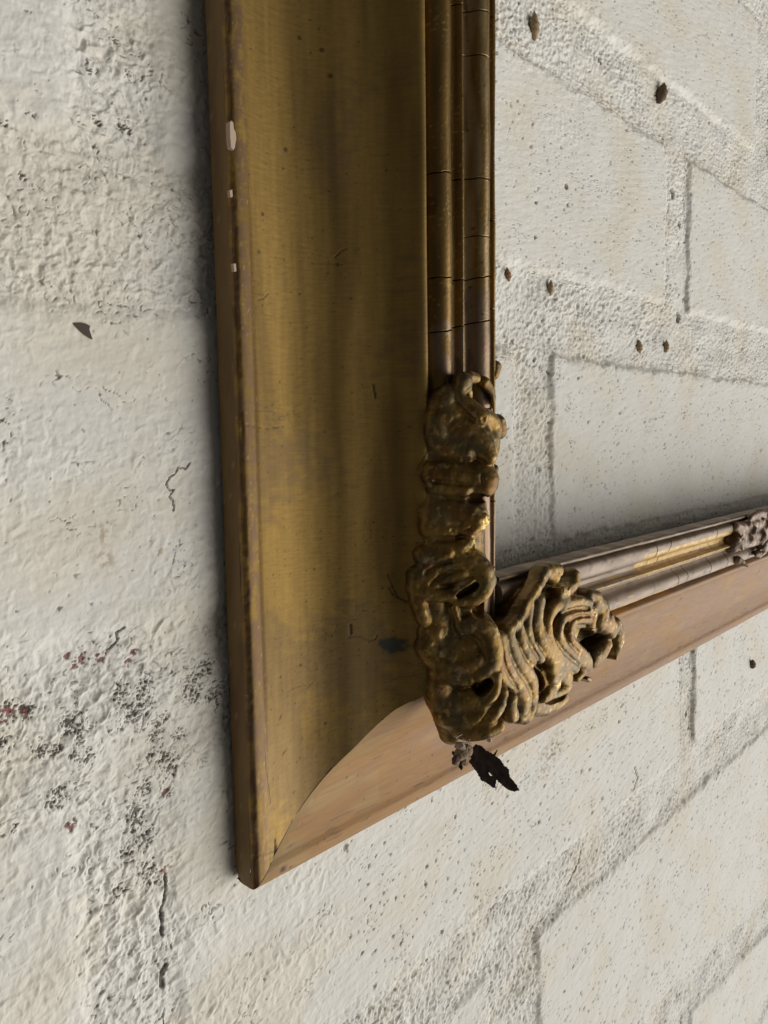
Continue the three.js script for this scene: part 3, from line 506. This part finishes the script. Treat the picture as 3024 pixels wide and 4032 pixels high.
const LEAF_HOLE=[[2.36,-4.72],[3.0,-5.4],[2.72,-5.48],[2.29,-5.0]];
const LEAF_AT=[36.7679, 18.1903, 22.5],LEAF_U=[0.5803, -0.0, 0.8144],LEAF_V=[0.1468, 0.9836, -0.1046],LEAF_N=[-0.8011, 0.1802, 0.5708];
const THREAD=[[30.1, 21.62, 23.2], [32.39, 21.72, 23.2], [37.41, 21.03, 23.2], [42.45, 19.99, 23.2], [44.81, 19.53, 23.2]];
const WEB_BITS=[[32.01, 19.42, 22.6, 0.9], [32.46, 17.95, 22.6, 1.5], [33.15, 16.7, 22.6, 1.1], [30.61, 17.31, 22.6, 0.8], [30.16, 18.69, 22.6, 0.35], [32.16, 16.14, 22.6, 0.3], [32.21, 15.53, 22.6, 0.45], [40.86, 17.7, 22.6, 0.5], [34.34, 17.64, 22.6, 1.1], [33.4, 18.53, 22.6, 1.0]];

// ---------------------------------------------------------------- the carved corner: lobes and grooves joined as one smooth field, then meshed
function field(box, cell) {
  const n = [0, 1, 2].map((a) => Math.ceil((box[a + 3] - box[a]) / cell) + 1), f = new Float32Array(n[0] * n[1] * n[2]).fill(9);
  return { box, cell, n, f };
}
function stamp(F, pts, fn, into, reach = 0) {                // runs fn(distance) over the cells near a chain of tapered capsules, drawn out along `into` to keep the carving solid
  const { box, cell, n, f } = F; let lo = [1e9, 1e9, 1e9], hi = [-1e9, -1e9, -1e9];
  for (const p of pts) for (let a = 0; a < 3; a++) { const q = into ? into[a] * reach : 0; lo[a] = Math.min(lo[a], p[a] - p[3] - 1.6 + Math.min(0, q)); hi[a] = Math.max(hi[a], p[a] + p[3] + 1.6 + Math.max(0, q)); }
  const L = lo.map((v, a) => Math.max(0, Math.floor((v - box[a]) / cell))), U = hi.map((v, a) => Math.min(n[a] - 1, Math.ceil((v - box[a]) / cell)));
  for (let k = L[2]; k <= U[2]; k++) for (let j = L[1]; j <= U[1]; j++) for (let i = L[0]; i <= U[0]; i++) {
    const x = box[0] + i * cell, y = box[1] + j * cell, z = box[2] + k * cell; let d = 9;
    for (let s = 0; s < Math.max(1, pts.length - 1); s++) {
      const a = pts[s], b = pts[Math.min(s + 1, pts.length - 1)], dx = b[0] - a[0], dy = b[1] - a[1], dz = b[2] - a[2];
      const t = clamp(((x - a[0]) * dx + (y - a[1]) * dy + (z - a[2]) * dz) / (dx * dx + dy * dy + dz * dz + 1e-9));
      let vx = x - a[0] - dx * t, vy = y - a[1] - dy * t, vz = z - a[2] - dz * t;
      if (into) { const q = clamp(vx * into[0] + vy * into[1] + vz * into[2], 0, reach); vx -= into[0] * q; vy -= into[1] * q; vz -= into[2] * q; }
      d = Math.min(d, Math.hypot(vx, vy, vz) - a[3] - (b[3] - a[3]) * t);
    }
    const q = (k * n[1] + j) * n[0] + i; f[q] = fn(f[q], d);
  }
}
function smoothChain(pts) {                                // rounds a chain of joints
  if (pts.length < 3) return pts;
  const c = new THREE.CatmullRomCurve3(pts.map((p) => new THREE.Vector3(p[0], p[1], p[2])), false, 'centripetal'), out = [], m = (pts.length - 1) * 3;
  for (let i = 0; i <= m; i++) { const u = i / m * (pts.length - 1), a = Math.min(pts.length - 2, Math.floor(u)), v = c.getPoint(i / m); out.push([v.x, v.y, v.z, pts[a][3] + (pts[a + 1][3] - pts[a][3]) * (u - a)]); }
  return out;
}
function surfaceNet(F, paint) {                             // the zero surface of a field as a mesh
  const { box, cell, n, f } = F, [nx, ny, nz] = n, ids = new Int32Array(f.length).fill(-1), pos = [], col = [], idx = [];
  const at = (i, j, k) => (k * ny + j) * nx + i;
  for (let k = 0; k + 1 < nz; k++) for (let j = 0; j + 1 < ny; j++) for (let i = 0; i + 1 < nx; i++) {
    let m = 0, c = 0, sx = 0, sy = 0, sz = 0; const v = [];
    for (let b = 0; b < 8; b++) { v[b] = f[at(i + (b & 1), j + (b >> 1 & 1), k + (b >> 2))]; if (v[b] < 0) m |= 1 << b; }
    if (m === 0 || m === 255) continue;
    for (let a = 0; a < 8; a++) for (let e = 0; e < 3; e++) {
      const b = a | 1 << e; if (b === a || (v[a] < 0) === (v[b] < 0)) continue;
      const t = v[a] / (v[a] - v[b]), g = (q) => (a >> q & 1) + (q === e ? t : 0);
      sx += g(0); sy += g(1); sz += g(2); c++;
    }
    const x = box[0] + (i + sx / c) * cell, y = box[1] + (j + sy / c) * cell, z = box[2] + (k + sz / c) * cell;
    ids[at(i, j, k)] = pos.length / 3; pos.push(x, y, z); col.push(...paint(x, y, z));
  }
  for (let k = 1; k + 1 < nz; k++) for (let j = 1; j + 1 < ny; j++) for (let i = 1; i + 1 < nx; i++) {
    const v0 = f[at(i, j, k)] < 0;
    const quad = (a, b, c, d, flip) => { const q = [a, b, c, d].map((t) => ids[t]); if (q.some((t) => t < 0)) return; flip ? idx.push(q[0], q[2], q[1], q[0], q[3], q[2]) : idx.push(q[0], q[1], q[2], q[0], q[2], q[3]); };
    if (v0 !== (f[at(i + 1, j, k)] < 0)) quad(at(i, j - 1, k - 1), at(i, j, k - 1), at(i, j, k), at(i, j - 1, k), !v0);
    if (v0 !== (f[at(i, j + 1, k)] < 0)) quad(at(i - 1, j, k - 1), at(i, j, k - 1), at(i, j, k), at(i - 1, j, k), v0);
    if (v0 !== (f[at(i, j, k + 1)] < 0)) quad(at(i - 1, j - 1, k), at(i, j - 1, k), at(i, j, k), at(i - 1, j, k), !v0);
  }
  return buildGeo(pos, col, idx);
}
const CRUSTS = [[91, 27, 25, 3.4], [63.5, 43.5, 24, 2.6], [40.5, 68, 24, 1.8], [36, 59, 25, 2.2], [34, 55, 24, 1.8], [75, 36, 26, 1.2], [62, 23, 24, 1.5], [38, 40, 26, 1.5]];
const crustAt = (x, y, z) => { let c = 0; for (const [a, b, d, r] of CRUSTS) c = Math.max(c, 1 - sm(.5, 1.1, Math.hypot(x - a, y - b, (z - d) * .6) / r + .25 * n3(x / .8, y / .8, z / .8))); return c; };
function roughen(F, kind) {
  const far = kind === 'far';
  const { box, cell, n, f } = F;
  for (let k = 0; k < n[2]; k++) for (let j = 0; j < n[1]; j++) for (let i = 0; i < n[0]; i++) {
    const q = (k * n[1] + j) * n[0] + i; if (Math.abs(f[q]) > 1.2) continue;
    const x = box[0] + i * cell, y = box[1] + j * cell, z = box[2] + k * cell, c = far ? .6 : crustAt(x, y, z);
    const rr = Math.hypot((x - 71) * .75, y - 31.5), an = Math.atan2(y - 31.5, (x - 71) * .75);
    const flute = kind === 'V' ? n3(y / 1.0 + .8 * n3(x / 4, y / 4, 2), (x - z) / 9, 501) + .6 * n3(y / .55, x / 4, 502) : kind === 'H' ? n3(rr / 1.0 + .5 * n3(x / 5, y / 5, 3), an * 1.5, 503) + .5 * n3(rr / .5, an * 3, 504) : 0;
    f[q] += (kind === 'V' ? .055 : .075) * flute +   .09 * n3(x / 2.1, y / 2.1, z / 2.1) + .06 * n3(x / .9, y / .9, z / .9) + .035 * n3(x / .45, y / .45, z / .45) + c * (.34 * n3(x / .75, y / .75, z / .75) + .1 * n3(x / .4, y / .4, z / .4));
  }
}
const ORN_GOLD = [.225, .132, .030], ORN_BROWN = [.070, .038, .012], ORN_DUST = [.130, .094, .042], ORN_RUST = [.20, .092, .022], ORN_LEAF = [.60, .43, .15];
function ornPaint(x, y, z) {
  let c = mixc(ORN_GOLD, ORN_BROWN, sm(-.15, .45, n3(x / 4.5, y / 4.5, z / 4.5) + .4 * n3(x / 1.4, y / 1.4, z / 1.4)) * .75);
  c = mixc(c, ORN_DUST, sm(-.05, .4, n3(x / 5 + 9, y / 5, z / 5) + .3 * n3(x / 1.2, y / 1.2, z / 1.2 + 5)) * .8);
  c = mixc(c, ORN_RUST, sm(.18, .45, n3(x / 3.1, y / 3.1 + 7, z / 3.1) + .25 * n3(x / .8, y / .8, z / .8)) * .7);
  c = mixc(c, ORN_LEAF, sm(.40, .55, n3(x / 1.1, y / 1.1, z / 1.1 + 3) + .3 * n3(x / .35, y / .35, z / .35)) * .4);
  c = mixc(c, [.36, .25, .16], sm(.46, .54, n3(x / 1.7, y / 1.7 + 4, z / 1.7) + .2 * n3(x / .4, y / .4, z / .4)) * .45);
  c = mixc(c, ORN_LEAF, crustAt(x, y, z) * sm(-.3, .2, n3(x / .6, y / .6, z / .6)) * .9);
  c = mul(c, 1 + .11 * n3(x / .5, y / .5, z / .5) + .08 * n3(x / .9, y / .9, z / .9));
  return mixc(c, GRIME, sm(.42, .55, n3(x / .6 + 3, y / .6, z / .6)) * .6);
}
const ornMat = vmat({ roughness: .46, metalness: .7 });
const corner = groupOf('corner_ornament', frame);
for (const [kind, name, box, into, core] of [
  ['V', 'leaf_spray', [20, 12, 14, 51, 90, 30], [.729, 0, -.685], [[[37, 24, 18.8, 4.6], [36.4, 50, 18.8, 5], [36.6, 74, 18.6, 4.6]], [[35.5, 20, 18, 2.5], [32, 30, 17.6, 2.8], [31, 50, 17.4, 2.8], [32.2, 76, 17.8, 2.6]]]],
  ['H', 'scroll_volute', [34, 10, 14, 98, 52, 30], [0, 0, -1], [[[40, 34, 20, 5.1], [60, 33, 20, 5.1], [76, 32, 20, 4.8]], [[42, 27, 19.6, 4.6], [60, 25, 19.6, 4.4], [70, 26, 19.6, 4]], [[54, 40, 19.4, 4.2], [72, 39, 19.4, 4]]]]]) {
  const F = field(box, .24);
  for (const c of core) stamp(F, c, (a, d) => smin(a, d, 1));
  for (const [k, op, pts] of STROKES) if (k === kind && op !== '-') stamp(F, smoothChain(pts), (a, d) => smin(a, d, .42), into, op === 't' ? 1.4 : kind === 'V' ? 5 : 7);
  for (const [k, op, pts] of STROKES) if (k === kind && op === '-') stamp(F, smoothChain(pts), (a, d) => smax(a, -d, .28), into, Math.max(...pts.map((p) => p[3])) > .95 ? 3 : Math.max(...pts.map((p) => p[3])) > .72 ? 1.6 : 0);
  roughen(F, kind);
  mesh(name, surfaceNet(F, ornPaint), ornMat, corner);
}
corner.userData.label = 'carved leaf and scroll corner with flaking gold';
{
  const ps = FAR_STROKES.flat(), box = [Math.min(...ps.map((p) => p[0])) - 4, 28, 15, Math.max(...ps.map((p) => p[0])) + 14, 54, 29], F = field(box, .4);
  stamp(F, [[box[0] + 6, 39, 18.5, 3.4], [box[3] - 4, 39, 18.5, 4]], (a, d) => Math.min(a, d));
  for (const pts of FAR_STROKES) stamp(F, smoothChain(pts), (a, d) => smin(a, d, .6));
  stamp(F, [[ps[0][0] + 2, 41, 21.5, 1.1]], (a, d) => smax(a, -d, .4));
  for (let q = 0; q < 26; q++) { const x = box[0] + 4 + rnd() * (box[3] - box[0] - 8), y = 33 + rnd() * 12; stamp(F, [[x, y, 20 + rnd() * 2, .8 + rnd()], [x + rnd() * 5 - 2.5, y + rnd() * 5 - 2.5, 21 + rnd() * 2, .5]], (a, d) => smin(a, d, .5)); }
  roughen(F, 'far');
  const m = mesh('rail_ornament', surfaceNet(F, (x, y, z) => mul(mixc([.15, .09, .055], [.36, .25, .16], sm(-.1, .45, n3(x / 2, y / 2, z / 2))), 1 + .2 * n3(x / .6, y / .6, z / .6))), dullBeadMat, frame);
  m.userData.label = 'broken brown leaf carving along the bottom rail';
}

// ---------------------------------------------------------------- loose things: dead leaf, cobweb, cocoons, flake
const atFrame = (o) => { o.position.copy(frame.position); o.rotation.copy(frame.rotation); return o; };
{
  // fine sheet clipped by the leaf's outline, bent and thickened
  const pin = (P, x, y) => { let c = false; for (let i = 0, j = P.length - 1; i < P.length; j = i++) if ((P[i][1] > y) !== (P[j][1] > y) && x < (P[j][0] - P[i][0]) * (y - P[i][1]) / (P[j][1] - P[i][1]) + P[i][0]) c = !c; return c; };
  const us = LEAF.map((p) => p[0]), vs = LEAF.map((p) => p[1]), step = .12, pos = [], col = [], idx = [], id = new Map(), X0 = Math.min(...us) - .5, Y0 = Math.min(...vs) - .5;
  const nx = Math.ceil((Math.max(...us) + .5 - X0) / step), ny = Math.ceil((Math.max(...vs) + .5 - Y0) / step);
  const ok = (i, j) => { const x = X0 + (i + .5) * step, y = Y0 + (j + .5) * step, u = x + .1 * n3(x / .4, y / .4, 1), v = y + .1 * n3(x / .4, y / .4, 2); return pin(LEAF, u, v) && !pin(LEAF_HOLE, u, v); };
  const V = (i, j, s) => {
    const k = (i * 1000 + j) * 2 + s;
    if (!id.has(k)) {
      const x = X0 + i * step, y = Y0 + j * step, q = x * .75 + y * .66, h = .05 * q * q * .6 - .18 * Math.exp(-q * q * 6) + .10 * n3(x / 1.1, y / 1.1, 4) + (s ? .06 : -.06);
      id.set(k, pos.length / 3); for (let a = 0; a < 3; a++) pos.push(LEAF_AT[a] + LEAF_U[a] * x + LEAF_V[a] * y + LEAF_N[a] * h);
      col.push(...mul(mixc([.045, .024, .015], [.022, .013, .01], sm(-.2, .4, n3(x / 1.2, y / 1.2, 6))), 1 + .25 * n3(x / .3, y / .3, 7)));
    }
    return id.get(k);
  };
  for (let i = 0; i < nx; i++) for (let j = 0; j < ny; j++) {
    if (!ok(i, j)) continue;
    const a = [V(i, j, 1), V(i + 1, j, 1), V(i + 1, j + 1, 1), V(i, j + 1, 1)], b = [V(i, j, 0), V(i + 1, j, 0), V(i + 1, j + 1, 0), V(i, j + 1, 0)];
    idx.push(a[0], a[1], a[2], a[0], a[2], a[3], b[0], b[2], b[1], b[0], b[3], b[2]);
    [[0, 1, i, j - 1], [1, 2, i + 1, j], [2, 3, i, j + 1], [3, 0, i - 1, j]].forEach(([p, q, ii, jj]) => { if (!ok(ii, jj)) idx.push(a[p], b[p], b[q], a[p], b[q], a[q]); });
  }
  const leaf = mesh('dead_leaf', buildGeo(pos, col, idx), vmat({ roughness: .8 }), scene); atFrame(leaf);
  tag(leaf, 'shrivelled dark brown dead leaf with a hole, hanging below the carved corner', 'leaf');
}
function blob(r, sx, sy, sz, q) {
  const g = new THREE.IcosahedronGeometry(1, 4), p = g.attributes.position;
  for (let i = 0; i < p.count; i++) { const x = p.getX(i), y = p.getY(i), z = p.getZ(i), f = r * (1 + .28 * n3(x * 1.4 + q, y * 1.4, z * 1.4) + .1 * n3(x * 4 + q, y * 4, z * 4)); p.setXYZ(i, x * f * sx * K, y * f * sy * K, z * f * sz * K); }
  g.computeVertexNormals(); return g;
}
{
  const web = atFrame(groupOf('cobweb_tuft'));
  tag(web, 'tuft of cobweb and insect husks caught under the carved corner', 'cobweb');
  const cols = [[.45, .36, .25], [.30, .21, .13], [.34, .25, .15], [.12, .06, .045], [.04, .03, .03], [.02, .012, .01], [.02, .012, .01], [.62, .55, .42], [.36, .27, .17], [.34, .25, .15]];
  WEB_BITS.forEach(([x, y, z, r], i) => {
    const g = blob(r, .8, 1.15, .7, i * 7.3); const m = mesh('husk', g, new THREE.MeshStandardMaterial({ color: new THREE.Color(...cols[i]), roughness: .85 }), web);
    m.position.set(x * K, y * K, z * K); m.rotation.set(hash(i, 1) * 2, hash(i, 2) * 2, hash(i, 3) * 3);
  });
  const silk = new THREE.MeshStandardMaterial({ color: new THREE.Color(.55, .52, .44), roughness: .6 });
  const thread = (pts, r) => { const c = new THREE.CatmullRomCurve3(pts.map(([x, y, z]) => new THREE.Vector3(x * K, y * K, z * K))); mesh('silk_thread', new THREE.TubeGeometry(c, 24, r * K, 5), silk, web); };
  thread(THREAD, .06);
  const [a] = WEB_BITS;
  for (let i = 0; i < 22; i++) {
    const t = rnd(), p = [a[0] - .5 + t * 8 + rnd(), a[1] + 1.2 + rnd() * 3.2 + t * 1.5, 23 + rnd() * 1.2], q = [a[0] - .4 + rnd() * 3, a[1] - rnd() * 3, 22.2 + rnd()];
    thread([p, [(p[0] + q[0]) / 2 + rnd() - .5, (p[1] + q[1]) / 2 - rnd() * .8, (p[2] + q[2]) / 2], q], .022 + .02 * rnd());
  }
}
function cocoon(x, y, len, w, ang, c, label) {
  const pts = []; for (let i = 0; i <= 14; i++) { const t = i / 14; pts.push(new THREE.Vector2(Math.max(.0001, w * Math.sin(Math.PI * t) ** .8 * (1 - .45 * t) * (1 + .12 * Math.sin(t * 26))) * K, (t - .5) * len * K)); }
  const g = new THREE.LatheGeometry(pts, 14); tint(g, (a, b, d) => mul(c, 1 + .35 * n3(a / .5 + x, b / .6, d / .5)));
  const [h] = wallPoint(x, y, null), m = mesh('insect_cocoon', g, vmat({ roughness: .85 }), scene);
  m.position.set(x * K, y * K, (Math.max(h, wallTop(x, y)) + w * .45) * K); m.rotation.set(.12, .1, ang);
  return tag(m, label, 'cocoon', 'insect cocoons in the mortar joints');
}
function wallTop(x, y) { let t = -9; for (const b of BRICKS) if (inside(b, x, y) > -1) t = Math.max(t, wallPoint(x, y, b)[0]); return t; }
const TAN = [.34, .24, .13], UMB = [.15, .10, .06];
cocoon(12, -2.4, 6.5, 1.5, .25, TAN, 'long tan cocoon in the wide joint beside the side rail top');
cocoon(83.9, 3.6, 7.5, 2.2, -.35, UMB, 'fat dark cocoon in the joint above a vertical mortar gap');
cocoon(18.7, -63.1, 4.2, 1.0, .1, TAN, 'short tan cocoon under the brick beside the rail');
cocoon(-.2, -62.4, 3.6, .9, .5, [.24, .13, .06], 'rusty small cocoon touching the rail beneath the pitted brick');
cocoon(70.7, -73.9, 4.6, 1.3, .5, TAN, 'tan cocoon nearer the side rail, of a pair above the smooth brick');
cocoon(89.6, -72.5, 4.2, 1.2, .3, TAN, 'tan cocoon farther from the side rail, of a pair above the smooth brick');
cocoon(175, -196.5, 5.5, 1.6, .5, UMB, 'dark cocoon on the brick below the bottom rail');
{
  const sh = new THREE.Shape(); sh.moveTo(-1.3 * K, .75 * K); sh.quadraticCurveTo(0, 1.1 * K, .9 * K, .6 * K); sh.lineTo(.8 * K, .1 * K); sh.lineTo(1.2 * K, -1.2 * K); sh.quadraticCurveTo(-.4 * K, -.5 * K, -1.3 * K, .75 * K);
  const g = new THREE.ExtrudeGeometry(sh, { depth: .12 * K, bevelEnabled: true, bevelSize: .03 * K, bevelThickness: .03 * K, bevelSegments: 1 });
  const m = mesh('bark_flake', g, new THREE.MeshStandardMaterial({ color: new THREE.Color(.085, .06, .045), roughness: .8 }), scene);
  m.position.set(-105.6 * K, -84.6 * K, (wallTop(-105.6, -84.6) + .12) * K); m.rotation.set(.06, -.12, 0);
  tag(m, 'small dark curved flake stuck on the smooth white brick', 'flake');
}
renderer.render(scene, camera);
